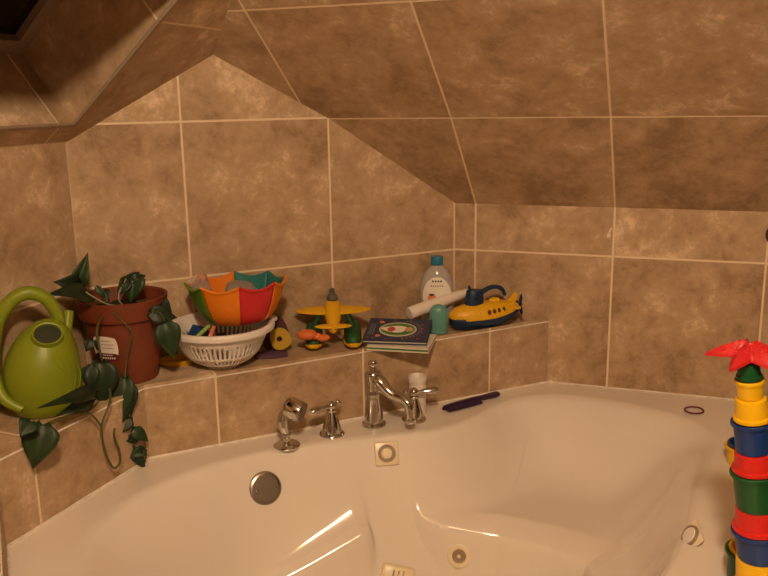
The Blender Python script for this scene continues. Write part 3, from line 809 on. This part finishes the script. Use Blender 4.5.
# colourful scalloped bowl resting in the colander
bo = thing('toy_bowl', 'orange, red, green and teal scalloped toy bowl resting on the white colander', 'bowl', p+vrc*.052+V((0, 0, .116)), 0, None, (math.radians(-2.5), 0, 0))
fa = math.atan2(CAM.y-p.y, CAM.x-p.x)                   # angle towards the viewer
seg_cols = ['b_red', 'b_orange', 'b_teal', 'b_teal', 'b_orange', 'b_orange', 'b_green', 'b_orange']   # counter clockwise, seam at the front
NS = 8; step = 2*PI/NS
tilt = Matrix.Rotation(math.radians(3), 4, 'Y')
for k in range(NS):
    bm = bmesh.new(); g = []
    for i in range(13):
        row = []
        for j in range(15):
            s = i/12; t_ = j/14
            an = fa+step*(k+s)+.02
            scal = 1-.10*(math.sin(PI*s)**1.0)*t_**3           # rim dips between the seams
            prof_r = [.0, .049, .081, .100, .113, .123, .130, .135, .140]; prof_z = [.004, .006, .014, .030, .050, .072, .094, .112, .130]
            tt_ = t_*scal
            r_ = np.interp(tt_, np.linspace(0, 1, 9), prof_r)*(1-.035*math.sin(PI*s)*t_); z_ = np.interp(tt_, np.linspace(0, 1, 9), prof_z)
            row.append(bm.verts.new((r_*math.cos(an), r_*math.sin(an), z_)))
        g.append(row)
    for i in range(12):
        for j in range(14): bm.faces.new((g[i][j], g[i+1][j], g[i+1][j+1], g[i][j+1]))
    finish('bowl_panel', bm, M[seg_cols[k]], bo, smooth=70, solid=.004)
# rolled edge of each panel
for k in range(NS):
    pts = []
    for i in range(13):
        s = i/12; an = fa+step*(k+s)+.02; tt_ = 1-.10*math.sin(PI*s)
        r_ = np.interp(tt_, np.linspace(0, 1, 9), prof_r)*(1-.035*math.sin(PI*s)); z_ = np.interp(tt_, np.linspace(0, 1, 9), prof_z)
        pts.append(V(((r_+.001)*math.cos(an), (r_+.001)*math.sin(an), z_)))
    finish('rolled_edge', tube(pts, .004, 8), M[seg_cols[k]], bo)
# things in the bowl
bm = ball((0, 0, 0), (.052, .045, .030), None, 20)
for v in bm.verts: v.co *= 1+.10*math.sin(v.co.x*90)*math.cos(v.co.y*80)
tag(finish('wash_cloth', bm, M['b_grey'], loc=tw(.066, .020, .206), rot=(.3, .2, .4)), 'crumpled grey cloth lying inside the colourful bowl', 'cloth')
bm = lathe([(.024, 0), (.027, .04), (.030, .066), (.0315, .068), (.028, .04), (.025, .003), (0, .002), (0, 0)], 40)
tag(finish('clear_cup', bm, M['clear_toy'], loc=tw(-.034, .026, .190), rot=(.15, -.45, 0)), 'clear plastic cup standing in the left side of the colourful bowl', 'cup')

# ------------------------------------------------------------------ foam pieces right of the colander
def foam(name, poly, th, m, mt_, label, hole=None):
    bm = bmesh.new()
    n = len(poly)
    if hole:
        hx, hy, hr = hole; m_ = 32
        ang = [2*PI*i/m_ for i in range(m_)]
        def edge(a_):
            d_ = V((math.cos(a_), math.sin(a_))); best = 1
            for i in range(n):
                p_ = V(poly[i])-V((hx, hy)); q2 = V(poly[(i+1) % n])-V((hx, hy)); e_ = q2-p_; den = d_.x*e_.y-d_.y*e_.x
                if abs(den) < 1e-9: continue
                t_ = (p_.x*e_.y-p_.y*e_.x)/den; s_2 = (p_.x*d_.y-p_.y*d_.x)/den
                if 0 <= s_2 <= 1 and t_ > 0: best = t_
            return best
        L4 = [[], [], [], []]
        for a_ in ang:
            d_ = V((math.cos(a_), math.sin(a_), 0)); e_ = edge(a_)
            for k, (r_, z_) in enumerate(((hr, 0), (hr, th), (e_, th), (e_, 0))): L4[k].append(bm.verts.new(V((hx, hy, z_))+d_*r_))
        for k in range(4):
            for i in range(m_): bm.faces.new((L4[k][i], L4[k][(i+1) % m_], L4[(k+1) % 4][(i+1) % m_], L4[(k+1) % 4][i]))
    else: prism(poly, th, bm, None, .002)
    bmesh.ops.transform(bm, matrix=mt_, verts=bm.verts)
    return tag(finish(name, bm, M[m], smooth=40), label, 'foam piece', 'foam pieces')
def smooth_poly(pts, n=6): return [(q.x, q.y) for q in catmull([(x, y, 0) for x, y in pts], n, True)]
o = V((-.684, -.102, HL))
vd2 = V((o.x-CAM.x, o.y-CAM.y, 0)).normalized(); vr2 = V((vd2.y, -vd2.x, 0))
nrm = (-vd2*.8+Z*.6).normalized()
yx = vr2; yy = nrm.cross(yx)
yel = smooth_poly([(-.030, .0), (-.028, .026), (-.008, .040), (.018, .032), (.034, -.004), (.030, -.014), (.006, -.03), (-.018, -.026)])
foam('foam_piece', yel, .010, 'foam_yel', frame_m(o+vr2*.012-vd2*.012+Z*.034, yx, yy, nrm), 'yellow pointed foam piece with a round hole leaning right of the colander', (-.003, .004, .0085))
foam('foam_piece', smooth_poly([(-.055, -.018), (.0, -.026), (.036, -.012), (.028, .018), (-.02, .024), (-.055, .014)]), .010, 'foam_pur', frame_m(o+vr2*-.006-vd2*.05+Z*.001, vr2, vd2, Z), 'purple foam piece lying flat on the ledge under the yellow one')
nrm2 = (-vd2*.85+Z*.35).normalized(); yy2 = nrm2.cross(vr2)
foam('foam_piece', smooth_poly([(-.035, -.045), (.03, -.045), (.038, .0), (.02, .045), (-.01, .05), (-.035, .03)]), .010, 'foam_mar', frame_m(o+vr2*.0+vd2*.022+Z*.048, vr2, yy2, nrm2), 'dark maroon foam piece standing behind the yellow one')

# ------------------------------------------------------------------ toy seaplane (nose towards the wall)
p = V((-.503, -.112, HL))
vd3 = V((p.x-CAM.x, p.y-CAM.y, 0)).normalized()
hd_ = math.atan2(vd3.y, vd3.x)
sp_ = thing('toy_seaplane', 'yellow toy seaplane with dark green floats facing the wall on the ledge', 'toy plane', p, hd_-PI/2)   # local +y = nose
def fl(y): return .035*((y+.1)/.19)                     # nose-high attitude
Y_ = M['toy_yel']
# fuselage: lofted along y
st_ = [(-.093, .005, .006, .066), (-.085, .012, .012, .069), (-.06, .018, .017, .078), (-.03, .023, .021, .087), (0, .0265, .0245, .096), (.03, .0275, .026, .106), (.055, .023, .023, .113), (.070, .017, .018, .116)]
bm = bmesh.new(); rows = []
for y_, rx, rz_, zc in st_: rows.append([bm.verts.new((rx*math.cos(t_), y_, zc+rz_*math.sin(t_))) for t_ in [2*PI*i/24 for i in range(24)]])
for a_, b_ in zip(rows, rows[1:]):
    for i in range(24): bm.faces.new((a_[i], a_[(i+1) % 24], b_[(i+1) % 24], b_[i]))
bm.faces.new(rows[0]); bm.faces.new(rows[-1])
finish('fuselage', bm, Y_, sp_, smooth=60)
def wing(halfspan, c0_, c1_, th, y0, z0, swp=0, tilt_=0.12):
    bm = bmesh.new(); n = 10; secs = []
    for k in range(-n, n+1):
        s = k/n; c = (c0_*(1-abs(s)**2.4)+c1_*abs(s)**2.4)*(math.sqrt(max(0, 1-abs(s)**6))*.92+.08); t_ = th*(1-.6*abs(s))
        row = []
        for i in range(16):
            a_ = 2*PI*i/16; yy_ = math.cos(a_)*c/2
            row.append(bm.verts.new((s*halfspan, y0+yy_-swp*abs(s), z0+math.sin(a_)*t_/2+yy_*tilt_)))
        secs.append(row)
    for a_, b_ in zip(secs, secs[1:]):
        for i in range(16): bm.faces.new((a_[i], a_[(i+1) % 16], b_[(i+1) % 16], b_[i]))
    bm.faces.new(secs[0]); bm.faces.new(secs[-1]); return bm
finish('wing', wing(.118, .076, .030, .015, .018, .103), Y_, sp_, smooth=60)
finish('tailplane', wing(.055, .036, .018, .010, -.080, .078), Y_, sp_, smooth=60)
finish('tail_fin', prism([(-.098, .066), (-.074, .066), (-.060, .080), (-.078, .088), (-.092, .094), (-.10, .090)], .006, None, Matrix.Translation((.003, 0, 0)) @ frame_m(V(), V((0, 1, 0)), Z, V((1, 0, 0))) @ Matrix.Translation((0, 0, -.006)), .002), Y_, sp_)
finish('cockpit', ball((0, .040, .137), (.0180, .020, .015)), M['toy_grey'], sp_)
finish('spinner', lathe([(.016, 0), (.0165, .006), (.013, .014), (.010, .016), (.010, .050), (.0085, .057), (0, .06)], 28, mtx=Matrix.Translation((0, .064, .118)) @ Matrix.Rotation(math.radians(-62), 4, 'X')), M['toy_grey'], sp_)
for sx in (-1, 1):
    bm = bmesh.new(); rows = []
    stf = [(-.085, .006, .016, .008), (-.078, .013, .022, .006), (-.05, .017, .028, .003), (0, .019, .034, 0), (.045, .019, .036, .003), (.072, .015, .033, .012), (.085, .006, .026, .018)]
    for y_, hw, top, lo in stf:
        rows.append([bm.verts.new((sx*.060+hw*1.5*q_[0], y_, (lo+(top-lo)*q_[1])*1.45+.012*(1 if q_[1] > .9 else 0))) for q_ in ((-.5, 0), (.5, 0), (.95, .3), (1, .7), (.8, 1), (-.8, 1), (-1, .7), (-.95, .3))])
    for a_, b_ in zip(rows, rows[1:]):
        for i in range(8): bm.faces.new((a_[i], a_[(i+1) % 8], b_[(i+1) % 8], b_[i]))
    bm.faces.new(rows[0]); bm.faces.new(rows[-1])
    fo = finish('float', bm, M['toy_green'], sp_, smooth=50, subsurf=1)
    # yellow keel of the float
    bm = bmesh.new(); rows = []
    for y_, hw, top, lo in stf:
        rows.append([bm.verts.new((sx*.060+(hw*1.5+.0015)*q_[0], y_*1.02, lo*1.45+q_[1])) for q_ in ((-.55, 0), (.55, 0), (1.0, .007), (1.03, .013), (-1.03, .013), (-1.0, .007))])
    for a_, b_ in zip(rows, rows[1:]):
        for i in range(6): bm.faces.new((a_[i], a_[(i+1) % 6], b_[(i+1) % 6], b_[i]))
    bm.faces.new(rows[0]); bm.faces.new(rows[-1])
    finish('keel', bm, Y_, fo, smooth=50)
    bm = bmesh.new()
    for y_ in (-.005, .04): tube([(sx*.060, y_, .05), (sx*.052, y_, .075), (sx*.040, y_, .098)], [.010, .007, .008], 12, bm)
    finish('strut', bm, M['toy_green'], sp_)
# orange rubber toy by the left float
q_ = tw(-.074, -.092, .010, p)
bm = ball((-.004, 0, .048), (.031, .022, .016)); ball((.042, .004, .036), (.023, .017, .011), bm); ball((.022, .002, .042), (.020, .015, .010), bm)
bm.verts.ensure_lookup_table()
tag(finish('rubber_toy', bm, M['orange'], loc=q_, rot=(0, 0, math.radians(-22))), 'small orange rubber toy perched by the left float of the yellow plane', 'toy')

# ------------------------------------------------------------------ bath books
fl_, fr_ = aty(362.5, 346, -.215), aty(427.5, 348.5, -.268)
def book(o, ang, w, d, th, tilt_, name, label, cover, edge_bulge):
    b = thing(name, label, 'book', o, 0, 'bath books', (tilt_, 0, ang))
    def sheet(z_, th_, inset, bul):
        bm = bmesh.new(); n = 10; R_ = []
        for i in range(n+1):
            s = i/n; zz_ = z_+bul*math.sin(PI*s)
            R_.append([bm.verts.new((inset+(w-2*inset)*s, y_, zz_+dz)) for y_, dz in ((inset, 0), (d-inset, 0), (d-inset, th_), (inset, th_))])
        for a_, b_ in zip(R_, R_[1:]):
            for k in range(4): bm.faces.new((a_[k], b_[k], b_[(k+1) % 4], a_[(k+1) % 4]))
        bm.faces.new(R_[0]); bm.faces.new(R_[-1][::-1]); return bm
    finish('back_cover', sheet(0, .004, 0, 0), M[cover], b)
    finish('pages', sheet(.004, th-.008, .002, edge_bulge), M['book_g' if cover == 'page' else 'page'], b)
    cv = finish('front_cover', sheet(th-.004, .004, 0, edge_bulge), M[cover], b)
    return b, cv, (lambda s: th+edge_bulge*math.sin(PI*s))
o = aty(362.5, 350, -.205); o.z = HL+.001; bw, bd = .196, .150
ang = math.radians(-36)
book(o+V((.004, -.022, 0)), ang-.06, bw*.96, bd*.95, .014, math.radians(2), 'bath_book', 'lower bath book with green and white pages under the navy book', 'page', -.000)
b2, cv, sf = book(o+V((0, 0, .0160)), ang, bw, bd, .013, math.radians(11), 'bath_book', 'navy bath book with a cow picture in a green oval, lying on top', 'book', .0)
b2['label'] = 'navy bath book with a pale cow in a green oval, topmost by the seaplane'
CM = ['book', 'label', 'lime', 'book_g', 'skin', 'pinkish', 'b_grey', 'ink_orange']
def into_cover(bm, m):                                     # printed pictures belong to the cover's own mesh
    cv.data.materials.clear() if len(cv.data.materials) == 1 else None
    if len(cv.data.materials) == 0:
        for x in CM: cv.data.materials.append(M[x])
    for f in bm.faces: f.material_index = CM.index(m); f.smooth = False
    b3 = bmesh.new(); b3.from_mesh(cv.data); merge(b3, bm); b3.to_mesh(cv.data); b3.free()
def decal(fn, m, off=.0006, n=28): into_cover(prism([fn(2*PI*i/n) for i in range(n)], .0006+off, None, Matrix.Translation((0, 0, sf(.5)-.0006))), m)
ox, oy = bw*.50, bd*.50
decal(lambda t_: (ox+.058*math.cos(t_), oy+.047*math.sin(t_)), 'label')
decal(lambda t_: (ox+.055*math.cos(t_), oy+.043*math.sin(t_)), 'lime', .0009)
decal(lambda t_: (ox+.049*math.cos(t_), oy+.036*math.sin(t_)), 'book_g', .0012)
decal(lambda t_: (ox-.012+.040*math.cos(t_)*(1+.1*math.sin(3*t_)), oy+(.022+.008*math.cos(t_))*math.sin(t_)), 'label', .0015)
decal(lambda t_: (ox+.034+.013*math.cos(t_), oy+.015*math.sin(t_)), 'skin', .0018)
decal(lambda t_: (ox-.020+.012*math.cos(t_), oy-.002+.016*math.sin(t_)), 'pinkish', .0020)
bm = bmesh.new(); zt_ = sf(.5)
for k in range(15):                                        # strokes like lettering round the oval
    t_ = -1.25+k*2.5/14; c_ = V((ox+.070*math.cos(t_), oy+.060*math.sin(t_), zt_)); box(c_, (.0095, .0026, .0012), bm, 0, 1, Matrix.Rotation(t_, 4, 'Z'))
for k in range(7): box((.014, .038+k*.0115, zt_), (.010, .003, .0012), bm, 0, 1)
for k in range(6): box((.024, .042+k*.012, zt_), (.003, .008, .0012), bm, 0, 1)
into_cover(bm, 'b_grey')
bm = bmesh.new()
for x_, y_ in ((.03, .014), (.07, .010), (.12, .013), (.165, .018), (.175, .06), (.17, .11), (.13, .138), (.08, .139), (.035, .136), (.15, .032), (.012, .02), (.172, .085)): ball((x_, y_, zt_), (.0035, .0035, .0009), bm, 8)
into_cover(bm, 'pinkish')
bm = bmesh.new()
for x_, y_ in ((.042, .122), (.042, .030)): box((x_, y_, zt_), (.014, .012, .0014), bm, 0, 1, Matrix.Rotation(.5, 4, 'Z'))
into_cover(bm, 'ink_orange')

# ------------------------------------------------------------------ shampoo bottle
p = aty(437, 318, -.060); p.z = HL
vd4 = V((p.x-CAM.x, p.y-CAM.y, 0)).normalized(); bz = math.atan2(vd4.y, vd4.x)-PI/2
BH = 1.09
sb = thing('shampoo_bottle', 'clear baby shampoo bottle with teal cap and white oval label in the corner', 'bottle', p, bz)
bp_ = [(0, 0), (.048, 0), (.053, .004), (.0555, .03), (.056, .09), (.054, .12), (.047, .145), (.035, .165), (.024, .176), (.019, .181), (.0185, .186), (0, .186)]
bp_ = [(a_, z_*BH) for a_, z_ in bp_]
SY = .55
finish('bottle_body', lathe(bp_, 56, sx=1, sy=SY), M['clear'], sb, smooth=60)
finish('cap', lathe([(0, .184*BH), (.0195, .184*BH), (.0205, .186*BH), (.0205, .206*BH), (.019, .210*BH), (0, .210*BH)], 36, sx=1, sy=.85), M['teal_cap'], sb, smooth=35)
def bot_patch(cx, cz, rx, rz_, off, wob=0, n=28, rings=6):
    bm = bmesh.new(); c_ = None; rows = []
    def pt(x_, z_):
        R_ = np.interp(z_, [q[1] for q in bp_[2:-1]], [q[0] for q in bp_[2:-1]]); x_ = max(-R_*.98, min(R_*.98, x_)); return V((x_, -SY*math.sqrt(max(1e-9, R_*R_-x_*x_))-off, z_))
    c_ = bm.verts.new(pt(cx, cz))
    for k in range(1, rings+1):
        rows.append([bm.verts.new(pt(cx+rx*k/rings*math.cos(t_)*(1+wob*math.sin(3*t_)), cz+rz_*k/rings*math.sin(t_))) for t_ in [2*PI*i/n for i in range(n)]])
    for i in range(n): bm.faces.new((c_, rows[0][i], rows[0][(i+1) % n]))
    for a_, b_ in zip(rows, rows[1:]):
        for i in range(n): bm.faces.new((a_[i], b_[i], b_[(i+1) % n], a_[(i+1) % n]))
    return bm
lb = finish('bottle_label', bot_patch(0, .092*BH, .047, .058*BH, .0008), M['label'], sb, smooth=80)
finish('label_wave', bot_patch(.004, .058*BH, .036, .020*BH, .0014, .15), M['ink_teal'], lb, smooth=80)
finish('label_baby', bot_patch(-.016, .084*BH, .014, .014*BH, .0018, .1), M['ink_orange'], lb, smooth=80)
finish('label_face', bot_patch(-.013, .082*BH, .008, .008*BH, .0023), M['skin'], lb, smooth=80)
finish('label_hair', bot_patch(-.018, .096*BH, .008, .004*BH, .0023, .2), M['ink'], lb, smooth=80)
bm = bmesh.new()
for k in range(4): merge(bm, bot_patch(-.0135+k*.009, .137*BH, .0032, .0034*BH, .0016, .2, 10, 1))
for k in range(6): merge(bm, bot_patch(-.018+k*.0072, .123*BH, .0022, .0022*BH, .0016, .2, 8, 1))
finish('label_lettering', bm, M['ink'], lb, smooth=80)
bm = bmesh.new()
for x_, z_ in ((.016, .100), (.024, .102), (.030, .096), (.020, .092), (.028, .086), (.033, .090)): merge(bm, bot_patch(x_, z_, .0026, .0022, .0016, .2, 8, 1))
finish('label_marks', bm, M['ink'], lb, smooth=80)

# white tube propped across the toys
a = aty(409, 313.5, -.116); b = aty(464, 293.5, -.100); d = (b-a)
wt = thing('tube', 'white plastic tube propped slantwise in front of the shampoo bottle', 'tube', a); wt.rotation_euler = basis((0, 0, 0), d, X).to_euler(); L_ = d.length
finish('tube_body', lathe([(0, 0), (.0175, 0), (.0195, .002), (.0205, .01), (.0195, L_*.6), (.0165, L_-.02), (.0135, L_-.004), (0, L_-.004)], 36), M['soft_white'], wt, smooth=40)
finish('tube_cap', lathe([(0, L_-.005), (.0125, L_-.005), (.0125, L_+.014), (.011, L_+.017), (0, L_+.017)], 28), M['white'], wt, smooth=40)

# teal bottle, rounded top
p = atz(438.5, 333.5, HL); vd5 = V((p.x-CAM.x, p.y-CAM.y, 0)).normalized()
tb = thing('teal_bottle', 'small teal bottle with a rounded top standing beside the navy book', 'bottle', p, math.atan2(vd5.y, vd5.x)-PI/2)
tp = [(0, 0), (.024, 0), (.0275, .003), (.0290, .012), (.0298, .040), (.0296, .060), (.0280, .074), (.0240, .085), (.0170, .0925), (.008, .0958), (0, .0965)]
finish('bottle_body', lathe(tp, 40, sx=1, sy=.72), M['teal'], tb, smooth=60)
finish('base_seam', lathe([(.0275, .006), (.0298, .0075), (.0298, .0095), (.0285, .011)], 40, sx=1, sy=.72), M['teal'], tb)

# ------------------------------------------------------------------ toy submarine
bow = V((-.100, -.158, 0)); stern = V((.120, -.196, 0)); ax_ = (stern-bow).normalized()
sm = thing('toy_submarine', 'yellow and navy toy submarine at the right end of the ledge', 'toy boat', (bow+stern)/2+Z*HL+V((-.014, -.010, 0)), math.atan2(ax_.y, ax_.x))
sm.scale = (1.07, 1.06, 1.14)
H2 = .108
# stations along x (bow -, stern +): half width, bottom z, waterline z, top z
ss = [(-.112, .004, .034, .040, .048), (-.106, .016, .018, .038, .056), (-.09, .030, .004, .036, .066), (-.06, .040, 0, .034, .074), (-.02, .044, 0, .035, .079), (.02, .044, .001, .037, .080), (.05, .040, .006, .041, .079), (.08, .032, .016, .047, .076), (.10, .022, .026, .052, .071), (.112, .012, .036, .055, .067)]
def hull(lower):
    bm = bmesh.new(); rows = []
    for x_, hw, zb, zw, zt_ in ss:
        if lower: row = [(hw*math.cos(t_)*1.03, zw+(zw-zb)*math.sin(t_)) for t_ in np.linspace(PI, 2*PI, 13)]
        else: row = [(hw*math.copysign(abs(math.cos(t_))**.8, math.cos(t_)), zw+(zt_-zw)*abs(math.sin(t_))**.85) for t_ in np.linspace(0, PI, 15)]
        rows.append([bm.verts.new((x_, y_, z_)) for y_, z_ in row])
    m_ = len(rows[0])
    for a_, b_ in zip(rows, rows[1:]):
        for i in range(m_): bm.faces.new((a_[i], a_[(i+1) % m_], b_[(i+1) % m_], b_[i]))
    bm.faces.new(rows[0]); bm.faces.new(rows[-1][::-1]); return bm
lo_ = finish('lower_hull', hull(True), M['toy_blue'], sm, smooth=50)
finish('upper_hull', hull(False), Y_, sm, smooth=50)
finish('bow_stripe', box((-.086, -.034, .036), (.03, .012, .007), None, .002, 2, Matrix.Rotation(-.30, 4, 'Z')), M['toy_blue'], lo_)
for k in range(4):
    x_ = .002+k*.0165
    yw = -.0435+.0030*k
    bm = lathe([(0, .002), (.0048, .002), (.0055, 0), (.0055, -.006)], 16, mtx=Matrix.Translation((x_, yw-.0005, .056+.0012*k)) @ Matrix.Rotation(math.radians(80), 4, 'X'), sy=1.3)
    finish('porthole', bm, M['toy_dot'], sm)
tw_ = finish('conning_tower', lathe([(0, .072), (.030, .072), (.0305, .078), (.028, .098), (.0255, .112), (.023, .115), (0, .115)], 32, sx=1, sy=.75), M['toy_blue'], sm, loc=(-.030, 0, 0), smooth=35)
finish('tower_window', box((0, -.0205, .094), (.009, .006, .011), None, .002, 2), M['black'], tw_)
finish('periscope', tube([(-.016, 0, .112), (-.016, 0, .122), (-.020, -.004, .127)], .004, 12), M['toy_blue'], tw_)
hdl = [(-.004, 0, .108), (.02, 0, .118), (.045, 0, .118), (.062, 0, .108), (.070, 0, .092)]
finish('handle', tube(catmull(hdl, 6), [.0075, .0065, .0065, .0065, .005], 14), M['toy_blue'], sm)
finish('tail_fin', prism([(.070, .070), (.100, .066), (.108, .076), (.110, .094), (.100, .100), (.090, .084)], .010, None, frame_m(V((0, .005, 0)), V((1, 0, 0)), Z, V((0, -1, 0))), .002), Y_, sm)
finish('side_fin', box((.098, 0, .058), (.024, .066, .008), None, .003, 2), Y_, sm)
finish('deck_hump', ball((.035, 0, .079), (.020, .012, .010)), Y_, sm)
bm = lathe([(0, -.004), (.006, -.004), (.007, .006), (.004, .014), (0, .015)], 20, mtx=Matrix.Translation((.113, 0, .062)) @ Matrix.Rotation(PI/2, 4, 'Y'))
pr_ = finish('propeller', bm, M['toy_blue'], sm)
for k in range(3):
    t_ = k*2*PI/3+.4
    finish('propeller_blade', ball((0, 0, 0), (.003, .009, .016), None, 14, Matrix.Translation((.120, -.018*math.sin(t_), .062+.018*math.cos(t_))) @ Matrix.Rotation(t_, 4, 'X')), M['toy_blue'], pr_)

# ------------------------------------------------------------------ lights
def point(name, loc, e, r, col=(1, .60, .33)):
    l = bpy.data.lights.new(name, 'POINT'); l.energy = e; l.color = col; l.shadow_soft_size = r
    o = bpy.data.objects.new(name, l); o.location = loc; COL.objects.link(o); return o
point('ceiling_lamp', (-1.47, -2.52, 1.88), 140, .08, (1, .735, .47))
w = bpy.data.worlds.new('night'); SC.world = w; w.use_nodes = True
w.node_tree.nodes['Background'].inputs[0].default_value = (1, .6, .35, 1); w.node_tree.nodes['Background'].inputs[1].default_value = .01

# ------------------------------------------------------------------ camera
cd = bpy.data.cameras.new('camera'); cd.sensor_fit = 'HORIZONTAL'; cd.sensor_width = 36; cd.lens = F_PX/768*36; cd.clip_start = .02
co_ = bpy.data.objects.new('camera', cd); COL.objects.link(co_)
co_.matrix_world = frame_m(CAM, RT, UP, -fw)
SC.camera = co_
SC.view_settings.view_transform = 'Standard'; SC.view_settings.look = 'None'; SC.view_settings.exposure = 0; SC.view_settings.gamma = 1
SC.view_settings.use_curve_mapping = False
